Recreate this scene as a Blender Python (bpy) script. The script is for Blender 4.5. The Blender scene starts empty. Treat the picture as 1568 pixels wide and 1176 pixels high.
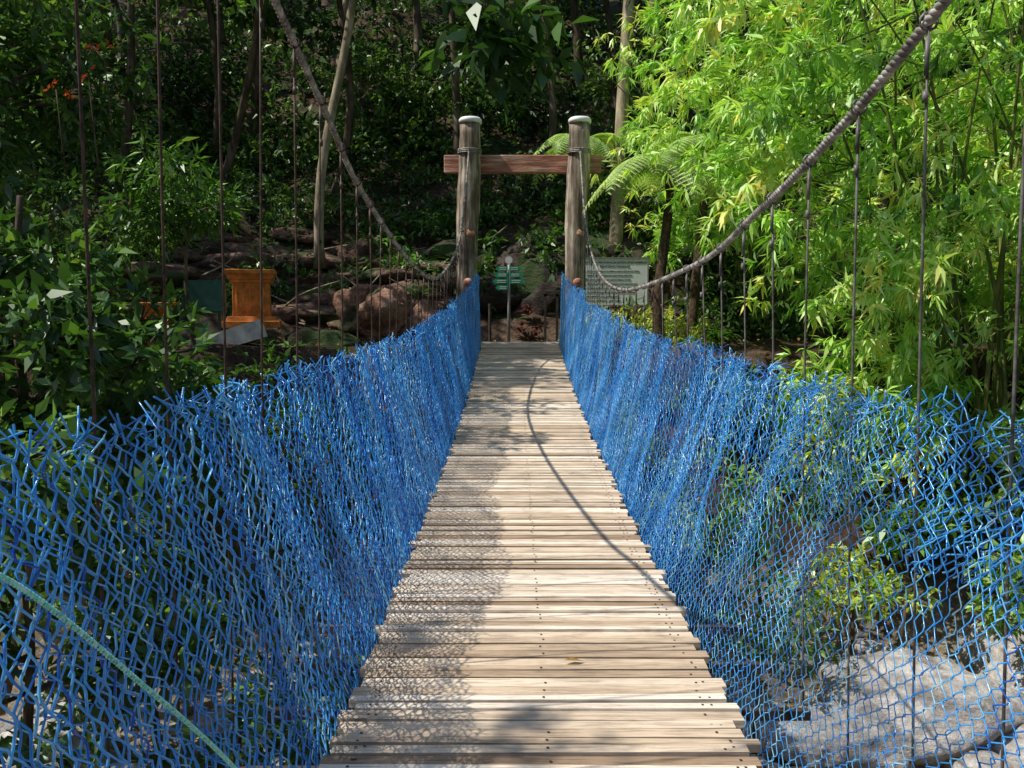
import bpy, math, random
import numpy as np
from mathutils import Vector, noise, Matrix, Euler
R = np.random.default_rng(7)
random.seed(7)
scene = bpy.context.scene
COL = scene.collection

# ------------------------------------------------------------------ helpers
class MB:
    def __init__(s): s.V=[];s.F=[];s.M=[];s.A=[];s.n=0
    def add(s,V,F,mi=0,rnd=0.5):
        V=np.asarray(V,float).reshape(-1,3);F=np.asarray(F,int).reshape(-1,4)
        s.V.append(V);s.F.append(F+s.n);s.n+=len(V)
        s.M.append(np.full(len(F),mi,int))
        s.A.append(np.broadcast_to(np.asarray(rnd,float),(len(F),)).copy())
    def build(s,name,mats,smooth=False,parent=None):
        V=np.concatenate(s.V);F=np.concatenate(s.F);M=np.concatenate(s.M);A=np.concatenate(s.A)
        me=bpy.data.meshes.new(name)
        me.vertices.add(len(V));me.vertices.foreach_set('co',V.astype(np.float32).ravel())
        me.loops.add(len(F)*4);me.loops.foreach_set('vertex_index',F.astype(np.int32).ravel())
        me.polygons.add(len(F));me.polygons.foreach_set('loop_start',(np.arange(len(F))*4).astype(np.int32))
        me.polygons.foreach_set('material_index',M.astype(np.int32))
        me.update(calc_edges=True)
        me.polygons.foreach_set('use_smooth',np.full(len(F),smooth))
        at=me.attributes.new('rnd','FLOAT','FACE');at.data.foreach_set('value',A.astype(np.float32))
        for m in mats: me.materials.append(m)
        me.update()
        ob=bpy.data.objects.new(name,me);COL.objects.link(ob)
        if parent: ob.parent=parent
        return ob
def empty(name):
    e=bpy.data.objects.new(name,None);COL.objects.link(e);return e
def norm(a):
    return a/np.maximum(np.linalg.norm(a,axis=-1,keepdims=True),1e-9)
BOXF=np.array([[0,3,2,1],[4,5,6,7],[0,1,5,4],[1,2,6,5],[2,3,7,6],[3,0,4,7]])
def box(mb,c,s,rot=(0,0,0),mi=0,rnd=.5,taper=1.0):
    x,y,z=[v/2 for v in s];t=taper
    V=np.array([[-x,-y,-z],[x,-y,-z],[x,y,-z],[-x,y,-z],[-x*t,-y*t,z],[x*t,-y*t,z],[x*t,y*t,z],[-x*t,y*t,z]])
    m=np.array(Euler(rot).to_matrix())
    mb.add(V@m.T+np.array(c),BOXF,mi,rnd)
def tube(mb,pts,rad,sides=8,mi=0,rnd=.5,cap=True,wob=0):
    pts=np.asarray(pts,float);n=len(pts);rad=np.broadcast_to(np.asarray(rad,float),(n,)).copy()
    if cap:
        pts=np.vstack([pts[:1],pts,pts[-1:]]);rad=np.concatenate([[1e-4],rad,[1e-4]]);n+=2
    T=np.gradient(pts,axis=0)
    if cap: T[0]=pts[2]-pts[1];T[1]=T[0];T[-1]=pts[-2]-pts[-3];T[-2]=T[-1]
    T=norm(T);ref=np.array([0,0,1.]) if abs(T[:,2]).mean()<.8 else np.array([0,1.,0])
    U=norm(np.cross(T,ref));W=np.cross(T,U)
    a=np.arange(sides)/sides*2*math.pi
    rr=rad[:,None]*(1+wob*np.sin(a*3+1)[None]*.5+wob*R.normal(0,.35,(n,sides)))
    V=pts[:,None]+rr[...,None]*(np.cos(a)[None,:,None]*U[:,None]+np.sin(a)[None,:,None]*W[:,None])
    i=np.arange(n-1)[:,None]*sides;j=np.arange(sides)[None];k=(j+1)%sides
    F=np.stack([i+j,i+k,i+sides+k,i+sides+j],-1)
    mb.add(V,F,mi,rnd)
def catmull(P,n):
    P=np.array(P,float);P=np.vstack([2*P[0]-P[1],P,2*P[-1]-P[-2]]);out=[]
    seg=len(P)-3
    for q in np.linspace(0,seg-1e-6,n):
        i=int(q);t=q-i;a,b,c,d=P[i:i+4]
        out.append(.5*((2*b)+(-a+c)*t+(2*a-5*b+4*c-d)*t*t+(-a+3*b-3*c+d)*t**3))
    return np.array(out)
def leafquads(mb,P,D,L,W,mi,rnd,upn=1.0,fold=.2,curl=.12):
    N=len(P);D=norm(D)
    up=R.normal(0,.55,(N,3));up[:,2]+=upn
    S=norm(np.cross(D,up));Nn=np.cross(S,D)
    L=np.broadcast_to(L,(N,))[:,None];W=np.broadcast_to(W,(N,))[:,None]
    v0=P;v1=P+D*L*.42+S*W*.5+Nn*fold*W;v3=P+D*L*.42-S*W*.5+Nn*fold*W
    v2=P+D*L-Nn*L*curl
    V=np.stack([v0,v1,v2,v3],1).reshape(-1,3)
    F=np.arange(N*4).reshape(N,4)
    mb.add(V,F,mi,rnd)
def sprays(mb,P,D,k,L,W,mi,spread=.7,rb=.5,rv=.35,upn=1.0,stem=.9,curl=.12):
    N=len(P);D=norm(D)
    t=np.linspace(.1,1,k)[None,:,None]
    Ls=L*R.uniform(.7,1.2,(N,1,1))
    PP=P[:,None]+D[:,None]*t*Ls*stem
    DD=D[:,None]*(.35+.6*t)+R.normal(0,spread,(N,k,3))
    rb=np.broadcast_to(rb,(N,))[:,None]
    rn=np.clip(rb+R.normal(0,rv*.5,(N,k)),0,1)
    ll=(Ls[...,0]*R.uniform(.75,1.15,(N,k))).ravel()
    leafquads(mb,PP.reshape(-1,3),DD.reshape(-1,3),ll,ll*(W/L),mi,rn.ravel(),upn=upn,curl=curl)
def clump(mb,c,r,n,L,W,mi=0,flat=.7,droop=.25,k=5,spread=.6,rb=None,upn=1.0):
    m=max(1,n//k);u=norm(R.normal(0,1,(m,3)))
    rad=r*R.random(m)[:,None]**.5
    P=np.array(c)+u*rad*np.array([1,1,flat])
    D=u*.8+R.normal(0,.45,(m,3));D[:,2]-=droop
    if rb is None: rb=R.uniform(.25,.75)
    sprays(mb,P,D,k,L,W,mi,spread=spread,rb=rb+R.normal(0,.1,m),upn=upn)

# ------------------------------------------------------------------ materials
def newmat(name):
    m=bpy.data.materials.new(name);m.use_nodes=True;nt=m.node_tree;nt.nodes.clear()
    o=nt.nodes.new('ShaderNodeOutputMaterial');return m,nt,o
def ramp(nt,stops,fac):
    r=nt.nodes.new('ShaderNodeValToRGB');e=r.color_ramp.elements
    e[0].position=stops[0][0];e[0].color=(*stops[0][1],1)
    e[1].position=stops[-1][0];e[1].color=(*stops[-1][1],1)
    for p,c in stops[1:-1]:
        x=e.new(p);x.color=(*c,1)
    nt.links.new(fac,r.inputs[0]);return r.outputs[0]
def nz(nt,scale,detail=6,rough=.6,vec=None,stretch=None):
    n=nt.nodes.new('ShaderNodeTexNoise');n.inputs['Scale'].default_value=scale
    n.inputs['Detail'].default_value=detail;n.inputs['Roughness'].default_value=rough
    tc=nt.nodes.new('ShaderNodeTexCoord');src=tc.outputs['Object']
    if stretch:
        mp=nt.nodes.new('ShaderNodeMapping');mp.inputs['Scale'].default_value=stretch
        nt.links.new(src,mp.inputs[0]);src=mp.outputs[0]
    nt.links.new(src,n.inputs['Vector']);return n.outputs['Fac']
def mathn(nt,op,a,b):
    m=nt.nodes.new('ShaderNodeMath');m.operation=op
    for i,v in enumerate((a,b)):
        if isinstance(v,(int,float)): m.inputs[i].default_value=v
        else: nt.links.new(v,m.inputs[i])
    return m.outputs[0]
def mixc(nt,f,a,b,bt='MIX'):
    m=nt.nodes.new('ShaderNodeMix');m.data_type='RGBA';m.blend_type=bt
    for s,v in ((m.inputs[0],f),(m.inputs[6],a),(m.inputs[7],b)):
        if isinstance(v,(int,float)): s.default_value=v
        elif isinstance(v,tuple): s.default_value=(*v,1)
        else: nt.links.new(v,s)
    return m.outputs[2]
def attr(nt,n='rnd'):
    a=nt.nodes.new('ShaderNodeAttribute');a.attribute_name=n;return a.outputs['Fac']
def principled(nt,o,col,rough=.8,bump=None,bs=.4,bd=.02,spec=.3):
    p=nt.nodes.new('ShaderNodeBsdfPrincipled')
    if isinstance(col,tuple): p.inputs['Base Color'].default_value=(*col,1)
    else: nt.links.new(col,p.inputs['Base Color'])
    if isinstance(rough,(int,float)): p.inputs['Roughness'].default_value=rough
    else: nt.links.new(rough,p.inputs['Roughness'])
    p.inputs['Specular IOR Level'].default_value=spec
    if bump is not None:
        b=nt.nodes.new('ShaderNodeBump');b.inputs['Strength'].default_value=bs;b.inputs['Distance'].default_value=bd
        nt.links.new(bump,b.inputs['Height']);nt.links.new(b.outputs[0],p.inputs['Normal'])
    nt.links.new(p.outputs[0],o.inputs[0]);return p
def leafmat(name,stops,trans=.35,gloss=.06,grough=.42):
    m,nt,o=newmat(name)
    c=ramp(nt,stops,attr(nt))
    n=nz(nt,3.0,3);c=mixc(nt,.5,c,ramp(nt,[(.3,(.6,.6,.6)),(.7,(1.25,1.25,1.1))],n),'MULTIPLY')
    d=nt.nodes.new('ShaderNodeBsdfDiffuse');nt.links.new(c,d.inputs[0])
    t=nt.nodes.new('ShaderNodeBsdfTranslucent')
    c2=mixc(nt,1.0,c,(1.15,1.2,.45),'MULTIPLY');nt.links.new(c2,t.inputs[0])
    g=nt.nodes.new('ShaderNodeBsdfGlossy');g.inputs['Roughness'].default_value=grough
    g.inputs[0].default_value=(.75,.8,.7,1)
    a=nt.nodes.new('ShaderNodeMixShader');a.inputs[0].default_value=trans
    nt.links.new(d.outputs[0],a.inputs[1]);nt.links.new(t.outputs[0],a.inputs[2])
    b=nt.nodes.new('ShaderNodeMixShader');b.inputs[0].default_value=gloss
    nt.links.new(a.outputs[0],b.inputs[1]);nt.links.new(g.outputs[0],b.inputs[2])
    nt.links.new(b.outputs[0],o.inputs[0]);return m
M={}
M['leaf_dark']=leafmat('leaf_dark',[(0,(.025,.07,.018)),(.5,(.07,.165,.035)),(.85,(.16,.31,.065)),(1,(.28,.45,.10))],gloss=.06)
M['leaf_forest']=leafmat('leaf_forest',[(0,(.014,.04,.011)),(.5,(.048,.12,.027)),(1,(.17,.3,.07))])
M['leaf_mid']=leafmat('leaf_mid',[(0,(.05,.13,.025)),(.5,(.13,.29,.05)),(1,(.32,.5,.11))])
M['leaf_bamboo']=leafmat('leaf_bamboo',[(0,(.07,.2,.022)),(.35,(.30,.60,.075)),(.7,(.58,.86,.19)),(.95,(.78,.92,.38)),(1,(.85,.75,.15))],trans=.38,gloss=.08)
M['leaf_sprig']=leafmat('leaf_sprig',[(0,(.08,.22,.03)),(1,(.35,.6,.1))],trans=.4)
M['leaf_fern']=leafmat('leaf_fern',[(0,(.32,.52,.16)),(1,(.68,.82,.4))],trans=.42)
M['leaf_yellow']=leafmat('leaf_yellow',[(0,(.2,.38,.05)),(.6,(.5,.64,.1)),(1,(.74,.66,.14))],trans=.4)
M['leaf_red']=leafmat('leaf_red',[(0,(.08,.02,.02)),(.5,(.15,.03,.035)),(1,(.12,.14,.04))])
M['flower']=leafmat('flower',[(0,(.6,.08,.02)),(1,(.8,.16,.04))])
M['dry']=leafmat('dry_leaf',[(0,(.3,.15,.05)),(1,(.5,.3,.1))])

def barkmat(name,a,b,c,sc=6,st=(1,1,.25)):
    m,nt,o=newmat(name);n=nz(nt,sc,8,.65,stretch=st);n2=nz(nt,sc*.35,3,.5)
    col=ramp(nt,[(.3,a),(.5,b),(.68,c)],n);col=mixc(nt,.6,col,ramp(nt,[(.35,(.5,.5,.45)),(.65,(1.2,1.2,1.1))],n2),'MULTIPLY')
    principled(nt,o,col,.9,n,.8,.03,.15);return m
M['bark']=barkmat('bark_brown',(.04,.03,.02),(.11,.085,.06),(.22,.19,.15))
M['bark_pale']=barkmat('bark_pale',(.12,.1,.07),(.34,.28,.19),(.5,.43,.33))
M['culm']=barkmat('bamboo_culm',(.06,.09,.03),(.14,.18,.05),(.3,.28,.1),8)
M['post']=barkmat('weathered_log',(.045,.033,.025),(.25,.2,.155),(.66,.58,.49),12,(1,1,.09))
M['fernwood']=barkmat('fern_trunk',(.03,.02,.012),(.09,.06,.04),(.16,.12,.08),20,(1,1,.6))
M['beam']=barkmat('red_beam_wood',(.18,.06,.04),(.5,.23,.16),(.72,.55,.46),10,(.12,1,1))

m,nt,o=newmat('deck_wood')
g=nz(nt,34,8,.65,stretch=(.06,1,1));g2=nz(nt,1.6,5,.6);g3=nz(nt,130,3,.5,stretch=(.05,1,1));g4=nz(nt,11,6,.7,stretch=(.5,1,1))
c=ramp(nt,[(0,(.36,.25,.155)),(.3,(.62,.48,.33)),(.65,(.80,.665,.50)),(1,(.92,.82,.67))],attr(nt))
c=mixc(nt,.7,c,ramp(nt,[(.3,(.5,.45,.41)),(.5,(.97,.97,.97)),(.7,(1.12,1.12,1.12))],g),'MULTIPLY')
c=mixc(nt,.5,c,ramp(nt,[(.38,(.35,.32,.3)),(.5,(1,1,1))],g3),'MULTIPLY')
c=mixc(nt,.55,c,ramp(nt,[(.38,(.72,.69,.67)),(.62,(1.12,1.1,1.08))],g2),'MULTIPLY')
c=mixc(nt,.55,c,ramp(nt,[(.33,(.5,.47,.45)),(.48,(1,1,1))],g4),'MULTIPLY')
principled(nt,o,c,.6,g,.5,.005,.45);M['deck']=m
m,nt,o=newmat('under_timber');principled(nt,o,ramp(nt,[(.3,(.03,.022,.018)),(.7,(.09,.07,.055))],nz(nt,9,5,.6,stretch=(1,.2,1))),.9);M['under']=m
m,nt,o=newmat('nail');principled(nt,o,(.05,.03,.022),.7);M['nail']=m
m,nt,o=newmat('cable_wire')
n=nz(nt,18,5);c=ramp(nt,[(.35,(.07,.062,.052)),(.52,(.25,.23,.205)),(.72,(.58,.56,.52))],n);principled(nt,o,c,.45,n,.3,.003,.6);M['cable']=m
m,nt,o=newmat('rusty_rod')
n=nz(nt,30,4);c=ramp(nt,[(.35,(.03,.018,.013)),(.65,(.11,.065,.045))],n);principled(nt,o,c,.6);M['rod_rust']=m
m,nt,o=newmat('galvanised_rod')
n=nz(nt,22,4);c=ramp(nt,[(.35,(.07,.06,.052)),(.65,(.2,.19,.175))],n);principled(nt,o,c,.45);M['rod_grey']=m
m,nt,o=newmat('blue_plastic_net')
c=ramp(nt,[(0,(.01,.15,.68)),(.4,(.04,.42,.97)),(.8,(.17,.62,1.0)),(1,(.5,.85,1.0))],attr(nt))  # per-wire blues widened to paint in pale sparkles and dark shadow tones
d=principled(nt,o,c,.2,spec=1.0)
t=nt.nodes.new('ShaderNodeBsdfTranslucent');nt.links.new(c,t.inputs[0])
x=nt.nodes.new('ShaderNodeMixShader');x.inputs[0].default_value=.3
nt.links.new(d.outputs[0],x.inputs[1]);nt.links.new(t.outputs[0],x.inputs[2]);nt.links.new(x.outputs[0],o.inputs[0]);M['net']=m
m,nt,o=newmat('turquoise_rope')
n=nz(nt,120,3);principled(nt,o,ramp(nt,[(.35,(.2,.75,.55)),(.65,(.55,.98,.85))],n),.6,n,.6,.002);M['rope']=m

def rockmat(name,a,b,c,moss=.0,sc=2.2):
    m,nt,o=newmat(name);n=nz(nt,sc,10,.68);n2=nz(nt,sc*5,8,.72);n3=nz(nt,sc*.6,4,.5)
    n4=nz(nt,sc*2,8,.7,stretch=(.5,.5,2.2))
    col=ramp(nt,[(.3,a),(.5,b),(.68,c)],n)
    col=mixc(nt,.7,col,ramp(nt,[(.35,(.4,.36,.34)),(.6,(1.15,1.12,1.1))],n2),'MULTIPLY')
    col=mixc(nt,.6,col,ramp(nt,[(.4,(.35,.32,.3)),(.52,(1.1,1.1,1.1))],n4),'MULTIPLY')
    if moss>0:
        col=mixc(nt,ramp(nt,[(.62-moss*.3,(0,0,0)),(.72-moss*.3,(1,1,1))],n3),col,(.045,.075,.022))
    principled(nt,o,col,.85,mathn(nt,'ADD',mathn(nt,'ADD',n,n2),n4),1.0,.07,.25);return m
M['rock_red']=rockmat('red_rock',(.12,.07,.05),(.38,.21,.14),(.62,.43,.32),.05)
M['rock_ledge']=rockmat('ledge_rock',(.05,.033,.025),(.19,.115,.08),(.4,.28,.2),.3)
M['rock_dark']=rockmat('dark_rock',(.018,.014,.012),(.055,.042,.034),(.14,.1,.08),.45)
M['rock_pale']=rockmat('river_boulder_stone',(.36,.35,.34),(.56,.54,.51),(.72,.7,.66),.0,1.4)

m,nt,o=newmat('ground_soil')
geo=nt.nodes.new('ShaderNodeNewGeometry');sx=nt.nodes.new('ShaderNodeSeparateXYZ');nt.links.new(geo.outputs['Position'],sx.inputs[0])
n=nz(nt,1.1,10,.65);n2=nz(nt,9,8,.72)
soil=ramp(nt,[(.3,(.025,.018,.012)),(.5,(.095,.062,.042)),(.7,(.22,.15,.10))],n)
soil=mixc(nt,ramp(nt,[(.5,(0,0,0)),(.6,(1,1,1))],nz(nt,.7,5)),soil,ramp(nt,[(.4,(.02,.045,.013)),(.7,(.08,.14,.035))],n2))
sand=ramp(nt,[(.3,(.13,.10,.07)),(.5,(.36,.3,.22)),(.7,(.56,.48,.38))],n)
zz=mathn(nt,'ADD',sx.outputs[2],mathn(nt,'MULTIPLY',n,1.2))
f=ramp(nt,[(.0,(1,1,1)),(.4,(0,0,0))],mathn(nt,'ADD',zz,3.5))
c=mixc(nt,f,soil,sand);c=mixc(nt,.7,c,ramp(nt,[(.4,(.35,.33,.3)),(.6,(1.2,1.2,1.2))],n2),'MULTIPLY')
principled(nt,o,c,.95,mathn(nt,'ADD',n,n2),1.0,.1,.15);M['ground']=m

def plain(name,col,rough=.6,var=.25,sc=6):
    m,nt,o=newmat(name);n=nz(nt,sc,7,.65)
    c=ramp(nt,[(.3,tuple(x*(1-var*1.6) for x in col)),(.6,col),(.75,tuple(min(1,x*(1+var*.5)) for x in col))],n)
    principled(nt,o,c,rough,n,.3,.01);return m
M['orange']=plain('orange_painted_render',(.82,.28,.06),.7,.4)
M['concrete']=plain('pale_concrete',(.8,.79,.77),.85)
M['green_board']=plain('dark_green_board',(.02,.085,.07),.5)
M['sign_green']=plain('sign_green_paint',(.02,.34,.18),.45,.15)
M['white']=plain('white_paint_and_sunlit_tops',(.84,.84,.82),.6,.1,3)
M['greyboard']=plain('faded_sign_board',(.85,.87,.9),.6,.06,3)
M['ink']=plain('sign_ink',(.03,.035,.04),.6,.1)
M['metal']=plain('metal_pole',(.3,.3,.29),.4)

# ------------------------------------------------------------------ terrain
def ss(a,b,x):
    t=min(1,max(0,(x-a)/(b-a)));return t*t*(3-2*t)
def gz(x,y,detail=True):
    b=11.6-.55*max(x-2.5,0)-.55*max(-x-3.2,0)
    b=max(b,5.5)
    w=noise.noise(Vector((x*.25,y*.25,0)))*1.0
    bed=-4.7+noise.noise(Vector((x*.35,y*.35,3)))*.35
    t=ss(b,b+3.0,y+w*.5*(0 if abs(x)<1.5 else 1))
    z=bed+(-.72-bed)*t
    t2=(1-ss(-6.2,-4,y));z=z+(-.95-z)*t2
    if y>16.8:
        h=.6*(y-16.8)
        if y>50: h=.6*33.2+.25*(y-50)
        z+=h+noise.noise(Vector((x*.16,y*.16,9)))*min(2.2,(y-16.8)*.3)
        z+=.35*ss(.1,.5,noise.noise(Vector((x*.6,y*.9,4))))*min(1,(y-16.8))
    if abs(x)>26: z+=.45*(abs(x)-26)*ss(26,32,abs(x))
    if y<-16: z+=.3*(-16-y)
    if detail and not(abs(x)<1.2 and y>13.5 and y<17): z+=.16*noise.fractal(Vector((x*.9,y*.9,1)),1,2,4)
    return z
n=300
tt=np.linspace(-1,1,n)
xs=160*np.sinh(4*tt)/math.sinh(4);ys=12+170*np.sinh(4*tt)/math.sinh(4)
V=np.array([(x,y,gz(x,y)) for y in ys for x in xs])
i=np.arange(n-1)[:,None]*n;j=np.arange(n-1)[None]
mb=MB();mb.add(V,np.stack([i+j,i+j+1,i+n+j+1,i+n+j],-1));mb.build('ground',[M['ground']],True)

def boulder(mb,c,s,seed,mi=0,sub=48,rough=.16,nplanes=16):
    rr=np.random.default_rng(seed);pl=norm(rr.normal(0,1,(nplanes,3)));dd=rr.uniform(.6,1,nplanes)
    th=np.linspace(0.001,math.pi-.001,sub//2+1);ph=np.arange(sub)/sub*2*math.pi
    U=np.stack([np.sin(th)[:,None]*np.cos(ph),np.sin(th)[:,None]*np.sin(ph),np.cos(th)[:,None]*np.ones(sub)],-1)
    dot=U@pl.T;r=np.where(dot>.05,dd/np.maximum(dot,.05),9).min(-1);r=np.minimum(r,1.15)
    rn=np.array([[noise.fractal(Vector(u*2.6)+Vector((seed*3.1,0,0)),.8,2.1,6) for u in row] for row in U])
    r=r+rough*rn;r[0]=r[0].mean();r[-1]=r[-1].mean()
    V=U*r[...,None]*np.array(s)+np.array(c)
    i=np.arange(sub//2)[:,None]*sub;j=np.arange(sub)[None];k=(j+1)%sub
    mb.add(V,np.stack([i+sub+j,i+sub+k,i+k,i+j],-1),mi)

def rocks(name,lst,mat,nm=False,rough=.16):
    for q,(x,y,z,sx_,sy_,sz_) in enumerate(lst):
        mb=MB();boulder(mb,(x,y,z),(sx_,sy_,sz_),q*7+len(name)+int(abs(x)*10),rough=rough)
        mb.build(name,[mat],True)
rocks('red_rock',[(-2.75,17.0,-.15,.75,.7,.8),(-3.3,17.5,.0,.6,.6,.7),(-2.0,17.1,-.4,.5,.6,.6)],M['rock_red'])
mb=MB();rr_=np.random.default_rng(5)
for q in range(46):
    x=rr_.uniform(-8.5,-1.2);y=rr_.uniform(17.4,21.4);s=rr_.uniform(.25,.75)
    boulder(mb,(x,y,gz(x,y,False)-.02),(s*rr_.uniform(1.2,2.2),s,s*rr_.uniform(.35,.7)),300+q,sub=26)
mb.build('rock_ledges',[M['rock_ledge']],True)
mb=MB()
for q in range(20):
    x=rr_.uniform(-1.3,5);y=rr_.uniform(18,20.4);s=rr_.uniform(.35,.8)
    boulder(mb,(x,y,gz(x,y,False)+.05),(s*rr_.uniform(1,1.6),s,s*rr_.uniform(.6,.9)),400+q,sub=26)
mb.build('mossy_rock_face',[M['rock_dark']],True)
rocks('dark_boulder',[(.5,18.3,-.05,1.25,.9,1.15),(-3.9,15.9,-.95,.8,.7,.5),(-2.6,15.6,-1.05,.6,.6,.45),(-6.9,16.6,-.7,.9,.8,.7)],M['rock_dark'])
rl=[]
for x,y,s in [(4.3,8.0,.85),(5.4,7.6,.8),(3.2,7.6,.6),(4.7,6.5,.8),(3.5,6.4,.65),(6.4,8.9,1.0),(2.4,6.7,.5),(2.6,8.6,.5),(5.8,5.9,.7),(3.9,5.2,.6),(2.2,5.4,.5),(3.0,4.6,.5),(5.0,4.8,.6),(-1.8,6.8,.5),(-2.6,7.6,.6),(-3.4,6.4,.7),(-1.5,8.6,.5),(-4.6,7.4,.8),(1.2,9.0,.4),(4.9,9.4,.6),(-2.2,5.2,.4)]:
    rl.append((x,y,gz(x,y)+s*.3,s*1.12,s,s*.75))
rocks('river_boulder',rl,M['rock_pale'],rough=.1)
mb=MB()
for q in range(300):
    x=R.uniform(-7,8);y=R.uniform(2,11.5);s=R.uniform(.05,.24)
    if gz(x,y,False)<-3.6: boulder(mb,(x,y,gz(x,y)+s*.25),(s*1.2,s,s*.7),q,sub=12)
mb.build('riverbed_stones',[M['rock_pale']],True)

# ------------------------------------------------------------------ bridge
CX=.095
def zd(y): return -1.45+.0068*(y-3.5)**2
bridge=empty('suspension_footbridge')
mb=MB();mn=MB();y=-6.4
while y<14.62:
    w=R.uniform(.036,.072);L=1.4+R.normal(0,.02);sl=math.atan(.0136*(y-3.5))
    dx=R.normal(0,.014)
    if R.random()<.05: L+=.05
    z=zd(y+w/2)+R.normal(0,.003)
    rz=R.normal(0,.0035)
    box(mb,(CX+dx,y+w/2,z-.014),(L,w,.028),(sl+R.normal(0,.03),R.normal(0,.002),rz),0,np.clip(R.normal(.55,.3),0,1))
    for xx in (CX-.62,CX-.6,CX+.6,CX+.63,CX+.02):
        if R.random()<.75:
            px=xx+R.normal(0,.006);py=y+w/2+R.normal(0,.006);pz=z+.003+(py-y-w/2)*math.tan(sl);r=.0045
            mn.add([[px-r,py-r,pz],[px+r,py-r,pz],[px+r,py+r,pz],[px-r,py+r,pz]],[[0,1,2,3]])
    y+=w+(R.uniform(.002,.007) if R.random()<.85 else R.uniform(.009,.018))
mb.build('deck_planks',[M['deck']],False,bridge);mn.build('nail_heads',[M['nail']],False,bridge)
mb=MB();yy=np.linspace(-6.4,14.65,60)
for xo in (-.6,0,.6):
    for a,b in zip(yy[:-1],yy[1:]):
        m_=(a+b)/2;box(mb,(CX+xo,m_,zd(m_)-.085),(.07,b-a,.1),(math.atan(.0136*(m_-3.5)),0,0))
hang_y=np.arange(-5.9,14.2,.42)+.12
for q,hy in enumerate(hang_y):
    box(mb,(CX,hy,zd(hy)-.16),(2.16,.03,.04))
mb.build('deck_beams',[M['under']],False,bridge)
cl=catmull([(-1.0,-7.5,3.5),(-.95,0,2.15),(-.93,3.2,1.19),(-.92,4.05,.93),(-.92,4.9,.70),(-.92,7.2,.40),(-.9,9.4,.36),(-.86,11.9,.86),(-.84,13.3,1.57),(-.83,14.8,2.85)],1000)
cr=catmull([(1.2,-7.5,3.5),(1.12,0,1.45),(1.1,2.1,.79),(1.1,2.8,.6),(1.1,3.7,.43),(1.1,5,.26),(1.1,8.3,.2),(1.12,11,.57),(1.15,13.1,1.43),(1.19,14.8,2.85)],1000)
def cable_at(c,y):
    return np.array([np.interp(y,c[:,1],c[:,0]),y,np.interp(y,c[:,1],c[:,2])])
mb=MB()
for c in (cl,cr):
    ln=np.concatenate([[0],np.cumsum(np.linalg.norm(np.diff(c,axis=0),axis=1))])
    s=np.arange(0,ln[-1],.012);P=np.stack([np.interp(s,ln,c[:,q]) for q in range(3)],1)
    T=norm(np.gradient(P,axis=0));U=norm(np.cross(T,np.array([1.,0,0])));Wv=np.cross(T,U)
    for k in range(3):
        a=s/.075*2*math.pi+k*2*math.pi/3
        tube(mb,P+.0085*(np.cos(a)[:,None]*U+np.sin(a)[:,None]*Wv),.0088,6)
mb.build('main_cables',[M['cable']],True,bridge)
mb=MB()
for ci,(c,xb) in enumerate(((cl,CX-1.07),(cr,CX+1.07))):
    for hy in hang_y:
        t=cable_at(c,hy);b=np.array([xb+.0,hy+R.normal(0,.02),zd(hy)-.2]);t[2]-=.01
        mi=0 if ci==0 else (1 if R.random()<.7 else 0)
        if t[2]-b[2]<.2: continue
        mid=(t+b)/2+np.array([R.normal(0,.012),R.normal(0,.015),0])
        tube(mb,catmull([t,mid,b],7),.0043,6,mi)
        tube(mb,[t+[0,0,-.13],t+[0,0,-.03]],.007,6,mi)
        a=np.linspace(0,2*math.pi,10);tube(mb,np.stack([t[0]+.024*np.cos(a),np.full(10,hy),t[2]+.01+.024*np.sin(a)],1),.004,5,mi,cap=False)
        tube(mb,[t+[0,0,-.2],t+[0,0,-.17]],.009,6,mi)
mb.build('hanger_rods',[M['rod_rust'],M['rod_grey']],True,bridge)

def tower(yp,base,fl=1):
    e=empty('timber_bridge_tower')
    for nm,x0,x1 in (('post_left',-.93,-.82),('post_right',1.1,1.19)):
        mb=MB();zs=np.linspace(base-.6,3.38,26);tq=(zs-zs[0])/(zs[-1]-zs[0])
        P=np.stack([x0+(x1-x0)*tq+.012*np.sin(tq*9),np.full(26,yp)+.01*np.cos(tq*7),zs],1)
        tube(mb,P,.20+.012*np.sin(tq*11),28,0,wob=.07)
        tube(mb,[P[-1]+[0,0,.003],P[-1]+[0,0,.07],P[-1]+[0,0,.10]],[.21,.21,.18],28,1)  # white cap puts the sunlit look of the post top into its colour
        for kz,ka in ((1.35,-1.2),(.45,-1.4)):
            px=np.interp(kz,zs,P[:,0]);d=np.array([math.cos(ka),math.sin(ka),.2])
            tube(mb,[np.array([px,yp,kz])+d*.14,np.array([px,yp,kz])+d*.215],[.095,.075],12,2)
        mb.build(nm,[M['post'],M['white'],M['beam']],True,e)
    mb=MB();by=yp+.30*fl
    box(mb,(.15,by,2.7),(2.95,.14,.33))
    mb2=mb.build('cross_beam',[M['beam']],False,e)
    bv=mb2.modifiers.new('b','BEVEL');bv.width=.015;bv.segments=2
    mb=MB()
    for x in (-.83,1.18):
        a=np.linspace(0,2*math.pi,24)
        for dz in (0,.03,.06): tube(mb,np.stack([x+.215*np.cos(a),yp+.215*np.sin(a),2.85+dz+.01*np.sin(a)],1),.012,6,cap=False)
    mb.build('cable_wraps',[M['cable']],True,e)
tower(15.0,-.75,1);tower(-7.6,-.95,-1)

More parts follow.
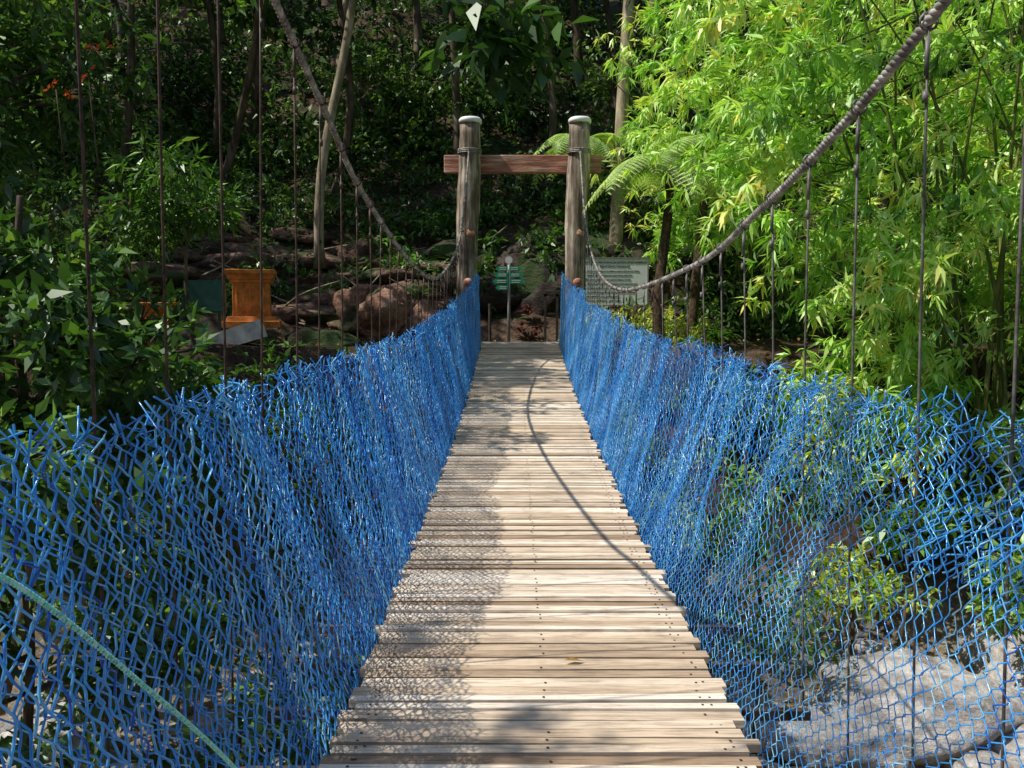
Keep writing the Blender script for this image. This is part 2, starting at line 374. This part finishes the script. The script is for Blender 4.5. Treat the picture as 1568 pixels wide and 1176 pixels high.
# ------------------------------------------------------------------ blue net (woven mesh)
def netpatch(mb,side,y0,y1,v0,v1,off,s=.034,vseg=.016,dseg=.02,r=.0026,seed=0,jit=.003):
    rr=np.random.default_rng(seed)
    nw=int((y1-y0)/s);TH=1.27
    tpos=[];sg=[];z=v0*TH;q=0
    while z<v1*TH:
        tpos.append(z);sg.append(1 if (q//2)%2==0 else -1)
        z+=vseg if q%2==0 else dseg
        q+=1
    tpos=np.array(tpos);sg=np.array(sg);m=len(tpos)
    j=np.arange(nw)[:,None]
    Yc=y0+j*s+np.zeros((1,m))
    par=np.where(j%2==0,1,-1)
    vv=(tpos/TH)[None]+0*j
    ph=seed*1.7
    wv=1+.3*np.sin(Yc*7.3+vv*11+seed)
    Y=Yc+par*sg[None]*s*.5*np.clip(wv,.65,1.15)*.93+rr.normal(0,jit,(nw,m))
    fl=np.interp(Yc,[-2,3,9,13.5,14.6],[.36,.34,.24,.08,.03]) if side<0 else np.interp(Yc,[-2,3,9,13.5,14.6],[.32,.31,.24,.1,.06])
    fold=1-np.interp(Yc,[12.5,14.2],[0,.8])
    # irregular, non-periodic sag from smooth random walks along the net
    g1=np.interp(Yc,np.linspace(y0-1,y1+1,24),rr.normal(0,1,24));g2=np.interp(Yc,np.linspace(y0-1,y1+1,60),rr.normal(0,1,60))
    g3=np.interp(Yc,np.linspace(y0-1,y1+1,40),rr.normal(0,1,40))
    X=CX+side*.705+side*(fl*vv**.9)+side*off+par*r*.8
    X=X+fold*(.02*np.sin(Yc*4.1+ph+vv*3)+.016*np.sin(Yc*9.7+ph*2+vv*6)+.022*g1+.016*g2+.03*np.sin(Yc*2.3+vv*4)*vv)*np.clip(vv*2.5,0,1)
    Y=Y+(.03*np.sin(Yc*3.7+ph)+.015*np.sin(Yc*8.3+ph*3)+.03*g3)*vv**.7+.045*np.sin(vv*5+Yc*2.2+ph)*vv+.016*np.sin(vv*17+Yc*5)
    Hs=1+(.018*g1+.014*g2+np.interp(Yc,[12,14.6],[0,.08]))/TH
    Z=zd(Yc)-.07+vv*TH*Hs+rr.normal(0,jit*.8,(nw,m))+.012*np.sin(Yc*11+vv*9)*vv
    X=X+rr.normal(0,jit*1.3,(nw,m))
    if v1>.95:
        for q in range(6):
            f=(1-q/6);X[:,-1-q]+=rr.normal(0,.02,nw)*f;Y[:,-1-q]+=rr.normal(0,.013,nw)*f
        Z[:,-1]+=rr.uniform(-.02,.035,nw)
    Q=np.stack([X,Y,Z],-1);n2=m
    T=norm(np.gradient(Q,axis=1))
    U=norm(np.cross(T,np.array([1.,0,0])));W=np.cross(T,U)
    a=np.arange(4)/4*2*math.pi+.4
    VV=Q[:,:,None]+r*(np.cos(a)[None,None,:,None]*U[:,:,None]+np.sin(a)[None,None,:,None]*W[:,:,None])
    w=np.arange(nw)[:,None,None]*n2*4;ii=np.arange(n2-1)[None,:,None]*4;jj=np.arange(4)[None,None];kk=(jj+1)%4
    F=np.stack([w+ii+jj,w+ii+kk,w+ii+4+kk,w+ii+4+jj],-1).reshape(-1,4)
    rn=np.repeat(np.clip(rr.normal(.5,.25,nw),0,1),(n2-1)*4)
    mb.add(VV.reshape(-1,3),F,0,rn)
mb=MB()
netpatch(mb,-1,-2,14.6,0,1,0,s=.031,vseg=.012,dseg=.028,seed=1,r=.0028,jit=.003)
netpatch(mb,-1,-2,14.6,.0,.985,.035,s=.04,vseg=.012,dseg=.028,seed=2,r=.0023,jit=.003)
mb.build('blue_mesh_netting',[M['net']],True)
mb=MB()
netpatch(mb,1,-2,14.6,0,1,0,s=.028,vseg=.008,dseg=.018,seed=3,r=.0018,jit=.0018)
netpatch(mb,1,4.2,14.6,0,.985,.03,s=.034,vseg=.01,dseg=.022,seed=4,r=.0023)
netpatch(mb,1,-2,4.3,.66,1,.035,s=.032,vseg=.012,dseg=.024,seed=5,r=.0022,jit=.006)
mb.build('blue_mesh_netting',[M['net']],True)

P=catmull([(-.93,.55,-.05),(-.79,.95,-.29),(-.745,1.14,-.40),(-.65,1.34,-.66),(-.59,1.55,-.92),(-.56,1.85,-1.28),(-.545,1.95,-1.42)],200)
ln=np.concatenate([[0],np.cumsum(np.linalg.norm(np.diff(P,axis=0),axis=1))]);s=np.arange(0,ln[-1],.003)
P=np.stack([np.interp(s,ln,P[:,q]) for q in range(3)],1);T=norm(np.gradient(P,axis=0));U=norm(np.cross(T,np.array([0,0,1.])));Wv=np.cross(T,U)
mb=MB()
for k in range(3):
    a=s/.022*2*math.pi+k*2*math.pi/3;tube(mb,P+.0026*(np.cos(a)[:,None]*U+np.sin(a)[:,None]*Wv),.0027,5)
mb.build('turquoise_rope',[M['rope']],True)

# ------------------------------------------------------------------ small structures
e=empty('rules_signboard')
SX,SY=2.15,17.3
mb=MB();box(mb,(SX,SY,.58),(1.40,.04,.98))
mb.build('board',[M['greyboard']],False,e)
mb=MB()
for x in (SX-.62,SX+.62): box(mb,(x,SY+.06,0.1),(.07,.07,1.9))
for a,b,c_ in ((0,.505,1.46),(0,-.505,1.46)): box(mb,(SX+a,SY-.003,.58+b),(c_,.06,.03))
for xx in (-.715,.715): box(mb,(SX+xx,SY-.003,.58),(.03,.06,.97))
mb.build('frame_and_legs',[M['metal']],False,e)
def text(s,x,y,z,size,par,mat,al='CENTER'):
    cu=bpy.data.curves.new('lettering','FONT');cu.body=s;cu.size=size;cu.align_x=al;cu.extrude=.002;cu.offset=.0008
    ob=bpy.data.objects.new('lettering',cu);COL.objects.link(ob);ob.location=(x,y,z);ob.rotation_euler=(math.pi/2,0,0)
    cu.materials.append(mat);ob.parent=par;return ob
text('PERATURAN-PERATURAN DI HUTAN LIPUR CHAMANG',SX,SY-.024,.97,.056,e,M['ink'])
text('BENTONG PAHANG',SX,SY-.024,.885,.07,e,M['ink'])
lines=['1. DILARANG MEMBUANG SAMPAH SARAP KECUALI DI TONG','   SAMPAH YANG DISEDIAKAN OLEH PIHAK JABATAN','2. DILARANG MEROSAKKAN HARTA BENDA AWAM','3. DILARANG MENGAMBIL TUMBUHAN DAN HIDUPAN LIAR','4. PATUHI ARAHAN KAKITANGAN PADA SETIAP MASA','5. DILARANG BERKELAKUAN TIDAK SOPAN DI KAWASAN','   PERKHEMAHAN DAN MANDI MANDA','6. SILA JAGA KEBERSIHAN. TERIMA KASIH']
for q,l in enumerate(lines): text(l,SX-.64,SY-.024,.79-q*.09,.042,e,M['ink'],'LEFT')

e=empty('direction_signpost');px,py=-.12,16.6
mb=MB();tube(mb,[(px,py,-.9),(px,py,1.0)],.03,10)
mb.build('pole',[M['metal']],True,e)
mb=MB();tube(mb,[(px,py-.03,1.0),(px,py+.03,1.0)],.075,20)
mb.build('round_plate',[M['white']],False,e)
mb3=MB();mt=MB()
for q,z in enumerate((.82,.69,.56,.43)):
    for sgn in (-1,1):
        if q==3 and sgn==1: continue
        L=.2+.03*((q*7)%3);x0=px+sgn*.02;h=.05
        prof=[(x0,z-h),(x0+sgn*L,z-h),(x0+sgn*(L+.06),z),(x0+sgn*L,z+h),(x0,z+h)]
        V_=np.array([(x,py-.05,zz_) for x,zz_ in prof]+[(x,py-.035,zz_) for x,zz_ in prof])
        W_=np.vstack([V_,(V_[1]+V_[3])/2,(V_[6]+V_[8])/2])
        mb3.add(W_,[[0,1,3,4],[1,2,3,10],[9,8,6,5],[8,7,6,11],[0,5,6,1],[1,6,7,2],[2,7,8,3],[3,8,9,4],[4,9,5,0]])
        for k in range(2): box(mt,(x0+sgn*L*.5,py-.053,z+.018-k*.036),(L*.7,.004,.012))
mb3.build('arrow_boards',[M['sign_green']],False,e)
mt.build('arrow_lettering',[M['white']],False,e)

def pillar(x,y,zb,s=1.0,name='orange_gate_pillar'):
    mb=MB()
    for (w,z0,z1,t) in ((.98,0,.12,1),(.86,.12,.2,.94),(.64,.2,.8,.97),(.68,.8,.86,1.06),(.76,.86,.95,1.06),(.86,.95,1.03,1)):
        box(mb,(x,y,zb+(z0+z1)/2*s),(w*s,w*s,(z1-z0)*s+.001),(0,0,.25),0,.5,t)
    for k in range(-2,3): 
        box(mb,(x+k*.11*s+.075,y-.31*s+k*.027*s,zb+.5*s),(.04,.05,.46*s),(0,0,.25))
    ob=mb.build(name,[M['orange']]);bv=ob.modifiers.new('b','BEVEL');bv.width=.012;bv.segments=2
pillar(-5.25,16,-.37,1.1);pillar(-7.3,16.4,-.75,.85)
mb=MB();box(mb,(-6.1,15.75,.24),(.8,.07,.64),(0,0,.08));box(mb,(-6.1,15.705,.24),(.72,.03,.56),(0,0,.08))
for x in (-6.4,-5.85): box(mb,(x,15.85,-.3),(.06,.06,.9))
mb.build('green_notice_board',[M['green_board']])
mb=MB();box(mb,(-5.35,15.0,-.55),(1.25,.35,.34),(0,-.3,.1));box(mb,(-5.95,15.3,-.75),(.5,.5,.35),(0,-.1,.2))
mb.build('concrete_ramp',[M['concrete']])
mb=MB()
for x in (.62,.86): box(mb,(x,16.2,-.25),(.05,.05,1.1))
box(mb,(.74,16.2,.27),(.34,.05,.05));box(mb,(.74,16.2,-.1),(.2,.04,.04))
tube(mb,[(-.5,16.1,-.8),(-.5,16.1,.1)],.03,8)
mb.build('timber_railing',[M['under']])

# ------------------------------------------------------------------ vegetation
def bend(a,b,n=9,w=.1):
    a=np.array(a,float);b=np.array(b,float);t=np.linspace(0,1,n)[:,None];L=np.linalg.norm(b-a)
    off=R.normal(0,w*L,(2,3))*[1,1,.2]
    return a+(b-a)*t+off[0]*np.sin(t*math.pi)*.5+off[1]*np.sin(t*2*math.pi)*.25
def tree(name,base,top,r0,clumps,L,W,leaf,bark='bark',n=250,limb=.35,droop=.25,r1=None,flat=.7,k=5,rbase=None,wb=.07):
    mb=MB();tp=bend(base,top,14,wb);rr_=np.linspace(r0,r1 if r1 else r0*.35,14);rr_[0]*=1.4
    tube(mb,tp,rr_,10,0,wob=.06)
    for (cx,cy,cz,cr_) in clumps:
        c=np.array([cx,cy,cz]);d=np.linalg.norm(tp-c,axis=1);d=d+np.where(tp[:,2]>cz-.1,2,0);q=int(np.argmin(d))
        if limb>0: tube(mb,bend(tp[q],c,7,.1),np.linspace(rr_[q]*limb+.006,.006,7),6,0)
        clump(mb,c,cr_,int(n),L,W,1,flat=flat,droop=droop,k=k,rb=rbase)
        for _ in range(4):
            u=norm(R.normal(0,1,3));tube(mb,[c,c+u*cr_*.8*[1,1,flat]],[.010,.004],4,0)
    return mb.build(name,[M[bark],M[leaf]],True)
def U(a,b): return R.uniform(a,b)

def forest_tree(x,y,h,cr,n,L=.42,pale=False,r=.14,gap=1.0):
    zb=gz(x,y,False)-.3;cl_=[]
    for q in range(9):
        cl_.append((x+R.normal(0,cr*.55),y+R.normal(0,cr*.5),zb+h+R.normal(0,cr*.3),cr*U(.35,.55)))
    tree('rainforest_tree',(x,y,zb),(x+U(-.8,.8),y+U(-.5,.5),zb+h),r,cl_,L,L*.42,'leaf_forest','bark_pale' if pale else 'bark',n=n//9)
for x in np.arange(-28,-8.5,4.4):
    for y in (17.6,21.6,25.4):
        xx=x+U(-1,1);yy_=y+U(-1,1)
        forest_tree(xx,yy_,12.2-max(0,yy_-17)*.3+U(-.8,.8),2.4,1500)
for x in np.arange(-34,32,5.2):
    for y in (29,35,42):
        forest_tree(x+U(-1.8,1.8),y+U(-1.5,1.5),U(7,11),3.3,1600,L=.5,pale=R.random()<.2,r=.2)
for x,y in ((-5.2,23.5),(.8,23),(4.8,21),(9,20),(13,22),(-1.8,24.5),(3,25.5),(7,25),(12,27),(17,24)):
    forest_tree(x,y,U(7.5,9.5),2.4,1500)

mb=MB();cnt=0
while cnt<900:
    y=16.6+30*R.random()**1.4;x=U(-.78*y-3,.78*y+3)
    if x<-1.2 and x>-8.5 and y<21.5 and R.random()<.8: continue
    if abs(x)<4 and y<18.2: continue
    if noise.noise(Vector((x*.22,y*.22,5)))<-.3: continue
    z=gz(x,y,False);r=U(.45,1.15)*(1 if y<24 else 1.5)
    b=U(.05,.95)
    clump(mb,(x,y,z+r*.5),r,int(210),(.17 if y<24 else .26)*U(.8,1.4),.075 if y<24 else .11,0,flat=.75,rb=b)
    cnt+=1
mb.build('hillside_undergrowth',[M['leaf_forest']],True)
mb=MB()
for q in range(210):
    y=U(17,27);x=U(-.55*y,.6*y)
    if abs(x)<1.5 and y<19: continue
    if x<-1.5 and x>-8 and y<21 and R.random()<.6: continue
    clump(mb,(x,y,gz(x,y,False)+.2),U(.25,.55),110,.2,.06,0,droop=-.4,rb=U(.0,.4))
mb.build('bank_groundcover',[M['leaf_mid']],True)

def strap(mb,c,n,L,W,mi=0,rb=.5,up=1.1):
    for q in range(n):
        a=U(0,6.283);d=np.array([math.cos(a),math.sin(a),up*U(.7,1.3)]);d/=np.linalg.norm(d);l=L*U(.7,1.2)
        t=np.linspace(0,1,6)[:,None];P=np.array(c)+d*l*t+np.array([0,0,-1])*l*.55*t**2.2
        S=norm(np.cross(d,[0,0,1.]));w=W*np.sin(np.linspace(.12,1,6)*math.pi*.97)[:,None]*.5
        A=P+S*w;B=P-S*w
        V=np.stack([A,B],1).reshape(-1,3);F=[[2*k,2*k+1,2*k+3,2*k+2] for k in range(5)]
        mb.add(V,F,mi,np.clip(rb+R.normal(0,.15),0,1))
for (x,y,dz,n,L,W) in ((-2.5,19.6,.3,22,1.3,.13),(-1.6,19.0,.3,20,1.1,.12),(-3.4,20.6,.4,18,1.2,.12),(1.2,20.3,.5,16,1.1,.12),(-.8,20.2,.4,18,1.2,.12),(-1.9,21.5,.5,18,1.3,.13),(3.3,17.0,.0,14,.9,.1),(4.1,16.2,0,18,1.0,.1),(-2.2,18.2,.3,16,.8,.1),(-5.0,19.0,.3,14,.8,.09)):
    mb=MB();strap(mb,(x,y,gz(x,y,False)+dz),n,L,W,rb=.35);mb.build('strap_leaf_plant',[M['leaf_mid']],True)
for (x,y) in ((.15,16.9),(.45,16.7),(.3,17.3)):
    mb=MB();strap(mb,(x,y,gz(x,y,False)+.15),16,.4,.06,rb=.4);strap(mb,(x,y,gz(x,y,False)+.3),10,.3,.05,rb=.3);mb.build('red_cordyline_plant',[M['leaf_red']],True)
for q,(x,y,z,r) in enumerate(((1.7,16.2,-.35,.5),(2.3,16.0,-.4,.55),(2.9,16.1,-.35,.5),(1.35,15.6,-.6,.4),(2.6,15.3,-.7,.5),(3.5,15.6,-.6,.55),(3.2,14.8,-.9,.5))):
    mb=MB();clump(mb,(x,y,z),r,520,.12,.035,0,droop=-.5,rb=.6)
    for k in range(10): tube(mb,[(x+R.normal(0,.1),y,z-.6),(x+R.normal(0,.25),y+R.normal(0,.2),z+r*.5)],[.012,.004],4,1)
    mb.build('yellow_green_shrub',[M['leaf_yellow'],M['bark']],True)

def treefern(x,y,zb,zt,n=13,L=1.7,lean=.1):
    mb=MB();tube(mb,bend((x-lean,y,zb),(x,y,zt),12,.03),np.linspace(.11,.075,12),10,0,wob=.15)
    for q in range(n):
        a=q/n*2*math.pi+U(-.2,.2);l=L*U(.8,1.1);el=U(.4,.85)
        t=np.linspace(0,1,24)
        h=np.array([math.cos(a),math.sin(a),0])
        P=np.array([x,y,zt])+h*(l*t*(1-.12*t))[:,None]+np.array([0,0,1])*(l*(el*t-.95*t**2.0))[:,None]
        tube(mb,P,np.linspace(.018,.004,24),5,1,rnd=.3)
        T=norm(np.gradient(P,axis=0));S=norm(np.cross(T,[0,0,1.]));Nn=np.cross(S,T)
        rb=U(.3,.9)
        for k in range(3,24):
            pl=l*.27*math.sin(math.pi*(.12+.86*t[k]**.8))**.8+.02
            for sg in (-1,1):
                d=norm(S[k]*sg+T[k]*.35-Nn[k]*.12)
                m_=13;tt_=np.linspace(.06,1,m_)[:,None]
                B=P[k]+d*pl*tt_-np.array([0,0,1])*pl*.18*tt_**2
                ll=pl*.24*(1-tt_[:,0]*.75)+.01
                for s2 in (-1,1):
                    D=np.tile(norm(T[k]*s2+d*.5),(m_,1))
                    leafquads(mb,B,D,ll,ll*.5,1,np.clip(rb+R.normal(0,.08,m_),0,1),upn=4,fold=.05,curl=.05)
    return mb.build('tree_fern',[M['fernwood'],M['leaf_fern']],True)
treefern(2.75,14.4,-.9,2.45,15,1.6)
treefern(3.9,16.3,-.7,3.2,12,1.6,.3)
treefern(1.6,19.5,.8,3.9,12,1.5,.2)

def bamboo(bx,by,culms,plumes,xr,yr,zr,seed):
    mb=MB();bz=gz(bx,by,False)-.2;cul=[]
    for q in range(culms):
        b=np.array([bx+R.normal(0,.6),by+R.normal(0,.5),bz]);a=U(0,6.28);sp=U(.8,3.4)
        h=U(6,9.5);t=np.linspace(0,1,22)
        P=b+np.array([math.cos(a),math.sin(a)*.7,0])*(sp*t**2)[:,None]+np.array([0,0,1])*(h*(t-.12*t**3))[:,None]
        tube(mb,P,np.linspace(.035,.008,22)*(1+.0),7,0);cul.append(P)
    allc=np.concatenate(cul)
    for q in range(plumes):
        c=np.array([U(*xr),U(*yr),U(*zr)])
        w=np.interp(c[2],[-2,0,2.2,3.5,7],[.5,.6,.85,1,1.05]);c[0]=bx+(c[0]-bx)*w;c[1]=by+(c[1]-by)*w
        cc=allc[np.argmin(np.linalg.norm(allc-c-[0,0,-.6],axis=1))]
        out=norm(c-np.array([bx,by,c[2]]))
        l=U(.8,1.5);d0=norm(out*.9+R.normal(0,.45,3)+[0,0,.25]);m_=13
        t=np.linspace(0,1,m_)[:,None];P=c+d0*l*(t-.4)+np.array([0,0,-1])*l*.55*t**2
        if np.linalg.norm(cc-c)<3.2: tube(mb,bend(cc,P[0],5,.05),np.linspace(.012,.006,5),4,0)
        tube(mb,P,np.linspace(.006,.002,m_),4,0)
        T=norm(np.gradient(P,axis=0));N=m_
        PP=P+R.normal(0,.10,(N,3));D=T*.6+R.normal(0,.45,(N,3));D[:,2]-=.3
        rb=U(.2,.95)
        sprays(mb,PP,D,9,.27,.05,1,spread=.45,rb=rb,rv=.3,stem=.22,curl=.2)
    return mb.build('bamboo_clump',[M['culm'],M['leaf_bamboo']],True)
bamboo(6.8,11.2,26,400,(2.3,11),(8.6,14),(-1.6,6.2),1)
bamboo(11.5,13.5,18,220,(7.5,16),(10.5,16.5),(-1,7.5),2)
bamboo(5.2,17.5,12,130,(2.6,9),(15.8,19.5),(1.5,8),3)

def ltree(base,top,r,cs,name='broadleaf_tree',L=.17,W=.07,leaf='leaf_dark',n=420,k=6,droop=.35,rbase=None):
    return tree(name,base,top,r,cs,L,W,leaf,'bark',n=n,k=k,droop=droop,rbase=rbase)
def cloud(n,xr,yr,zr,rr_):
    return [(U(*xr),U(*yr),U(*zr),U(*rr_)) for _ in range(n)]
ltree((-6.2,8.5,-2),(-5.4,8.3,4.6),.09,cloud(28,(-7.2,-3.6),(7.4,9.6),(1.3,4.4),(.45,.75)),L=.17,W=.06,n=320)
ltree((-5.2,7.6,-4),(-4.4,7.2,1.0),.08,cloud(24,(-6.2,-3.1),(6.4,8.2),(-1.7,.6),(.4,.65)),L=.2,W=.085,n=300)
ltree((-9.5,11,-1.5),(-8.5,11.2,5.6),.12,cloud(24,(-11.5,-6.0),(10,12.8),(.5,5.4),(.7,1.0)),L=.17,W=.07)
ltree((-3.5,5.6,-4.5),(-3.3,5.0,-1.2),.05,cloud(13,(-4.2,-2.4),(3.8,5.8),(-2.6,-.9),(.35,.5)),name='riverside_shrub',L=.17,W=.07,n=260)
ltree((-3.0,9.5,-4.5),(-3.0,9.5,-2),.05,cloud(14,(-4.4,-1.8),(8.8,11.0),(-3.2,-1.3),(.4,.6)),name='riverside_shrub',L=.15,W=.06,n=260)
ltree((-4.6,11.0,-3.0),(-4.6,11.0,-1.2),.05,cloud(14,(-6.4,-3.2),(10.4,12.4),(-1.9,-.8),(.4,.6)),name='riverside_shrub',L=.16,W=.06,n=260)
ltree((-2.2,3.2,-4.6),(-2.4,3.2,-2.6),.05,cloud(9,(-3.4,-1.6),(2.4,4.4),(-3.6,-2.3),(.35,.5)),name='riverside_shrub',L=.17,W=.07,n=240)
ltree((-2.0,5.6,-4.6),(-2.1,5.8,-3.2),.05,cloud(9,(-3.0,-1.2),(4.8,7.2),(-4.0,-3.0),(.35,.55)),name='riverside_shrub',L=.15,W=.06,n=240)
ltree((-3.6,7.6,-4.6),(-3.6,7.6,-3.0),.05,cloud(10,(-5.0,-2.0),(6.6,9.0),(-3.9,-2.6),(.4,.6)),name='riverside_shrub',L=.16,W=.06,n=240)
ltree((-5.4,13.4,-1.6),(-5.4,13.4,1.5),.06,cloud(8,(-6.6,-5.0),(12.6,14.2),(1.2,2.3),(.4,.6)),leaf='leaf_mid',L=.24,W=.055,n=240,rbase=.3)
ltree((-3.8,14.6,-1.2),(-3.8,14.6,-.7),.04,cloud(6,(-4.4,-2.8),(14,15.4),(-1.3,-.8),(.3,.4)),name='bank_shrub',leaf='leaf_mid',L=.14,W=.05,n=240,rbase=.4)
mb=MB()
for c in ((-3.95,7.6,2.15),(-3.85,7.7,2.45),(-4.2,7.5,2.0)):
    clump(mb,c,.10,20,.05,.03,0)
    tube(mb,[c,(c[0],c[1]+.1,c[2]-.8)],[.006,.008],4,1)
mb.build('red_flower_vine',[M['flower'],M['bark']],True)

cs=cloud(21,(-6.5,-3.3),(-2.4,2.6),(4.6,6.4),(.35,.6))
tree('shade_tree',(-6.9,-6.0,-1.3),(-5.6,-.4,5.2),.12,cs,.16,.07,'leaf_dark','bark',n=210,limb=.06)
cs=cloud(12,(-8.4,-5.0),(10.4,13.2),(8.2,9.8),(.7,1.0))
tree('shade_tree',(-10.5,14.0,-1.0),(-8.0,12.0,8.6),.14,cs,.2,.09,'leaf_dark','bark',n=480,limb=.12)
cs=cloud(15,(-8.2,-3.0),(19.0,23.0),(9.8,11.4),(.8,1.1))
tree('shade_tree',(-9.0,23.0,1.5),(-6.4,21.5,10.0),.15,cs,.24,.1,'leaf_dark','bark',n=480,limb=.15)  # crown above the view, added to shade the rocks behind the posts
mb=MB()
B=catmull([(-8.2,12.1,8.0),(-4.5,12.6,6.9),(-1.8,12.5,5.3),(-.6,12.5,4.6),(.1,12.5,4.0)],60)
tube(mb,B,np.linspace(.05,.012,60),7,0)
for q in range(62):
    t=int(U(44,59));P=B[t]+R.normal(0,.3,3)*[1.2,.8,.8]
    D=np.array([[U(-.6,.8),U(-.5,.5),U(-1.3,-.1)]])
    sprays(mb,P[None],D,4,.44,.19,1,spread=.4,rb=U(.0,.35),stem=1.2)
mb.build('overhanging_branch',[M['bark'],M['leaf_dark']],True)
mb=MB();B=catmull([(-8.2,11.8,8.2),(-6,12,6.6),(-4.6,12.0,5.2),(-3.9,12.0,4.75)],30);tube(mb,B,np.linspace(.05,.008,30),7,0)
for q in range(44):
    t=int(U(16,29));P=B[t]+R.normal(0,.3,3);sprays(mb,P[None],R.normal(0,1,(1,3))-[[0,0,.6]],5,.3,.11,1,rb=.7)
mb.build('overhanging_branch',[M['bark'],M['leaf_sprig']],True)

for (x,y,zt,r,lf,L) in ((3.2,10.2,-2.6,.9,'leaf_mid',.15),(2.2,10.8,-2.9,.7,'leaf_yellow',.13),(4.8,9.9,-2.4,.8,'leaf_mid',.15),(6.5,8.6,-1.9,.9,'leaf_mid',.16),(2.5,8.0,-3.3,.7,'leaf_dark',.1),(7.4,7.0,-1.7,.9,'leaf_dark',.16),(4.2,11.2,-1.6,.9,'leaf_yellow',.14),(6.8,9.6,-1.2,1.1,'leaf_mid',.17),(1.6,12.3,-2.0,.8,'leaf_yellow',.13),(3,12.6,-1.5,.8,'leaf_mid',.13),(5.6,8.2,-2.9,.6,'leaf_mid',.13),(3.9,9.0,-3.2,.6,'leaf_yellow',.12)):
    b=gz(x,y,False)-.1
    cs=[(x+R.normal(0,r*.5),y+R.normal(0,r*.5),zt+R.normal(0,r*.35),r*U(.4,.6)) for _ in range(7)]
    tree('riverside_shrub',(x,y,b),(x+.1,y,zt+.2),.035,cs,L,L*.38,lf,'bark',n=170,limb=.5)
mb=MB()
for (x,y) in ((.2,3.15),):
    z=zd(y)+.012;leafquads(mb,np.array([[x,y,z]]),np.array([[1,.15,.02]]),.09,.03,0,np.array([.7]),upn=8,fold=.1)
N=1100;xx=R.uniform(-6,8,N);yy_=R.uniform(2,20,N);P=np.array([(a,b,gz(a,b)+.05) for a,b in zip(xx,yy_)])
D=R.normal(0,1,(N,3));D[:,2]*=.1;leafquads(mb,P,D,.13,.06,0,R.random(N),upn=4)
mb.build('fallen_leaves',[M['dry']],True)
mb=MB()
for q in range(26):
    x=U(-8,-1);y=U(17,21);z=gz(x,y,False)+.15;tube(mb,bend((x,y,z),(x+U(-1.4,1.4),y+U(-.5,.8),z+U(-.1,.8)),8,.15),np.linspace(.03,.01,8),5)
mb.build('fallen_branches',[M['bark_pale']],True)
tree('slender_tree',(-4.75,19.6,1.0),(-3.6,19.2,8.2),.12,[(-3.4,19.2,8.3,1.1),(-4.4,19.6,8.8,1.2)],.3,.12,'leaf_forest','bark_pale',n=500,limb=.3,r1=.09,wb=.05)
tree('slender_tree',(2.35,18.9,.3),(2.75,19.4,8.6),.17,[(2.7,19.4,8.9,1.2),(3.5,19.8,8.6,1.2)],.3,.12,'leaf_forest','bark_pale',n=500,limb=.3,r1=.12,wb=.03)

# ------------------------------------------------------------------ light, world, camera
sd=Vector((-.68,-.12,1)).normalized()
su=bpy.data.lights.new('sun','SUN');su.energy=5.0;su.angle=math.radians(.5);su.color=(1,.955,.88)
so=bpy.data.objects.new('sun',su);COL.objects.link(so);so.rotation_euler=(-sd).to_track_quat('-Z','Y').to_euler()
so.location=sd*40
w=bpy.data.worlds.new('World');scene.world=w;w.use_nodes=True;nt=w.node_tree
sk=nt.nodes.new('ShaderNodeTexSky');sk.sky_type='NISHITA';sk.sun_disc=False
sk.sun_elevation=math.asin(sd.z);sk.sun_rotation=math.atan2(sd.x,sd.y)
bg=nt.nodes['Background'];bg.inputs[1].default_value=.15;nt.links.new(sk.outputs[0],bg.inputs[0])
cam=bpy.data.cameras.new('camera');co=bpy.data.objects.new('camera',cam);COL.objects.link(co)
cam.sensor_width=36;cam.lens=28;cam.clip_start=.05;cam.clip_end=600
co.location=(0,0,0);co.rotation_euler=(math.radians(90-5.4),0,math.radians(.19))
scene.camera=co
scene.view_settings.view_transform='Standard';scene.view_settings.look='None';scene.view_settings.exposure=0
print('TOTAL POLYS',sum(len(o.data.polygons) for o in scene.objects if o.type=='MESH'))
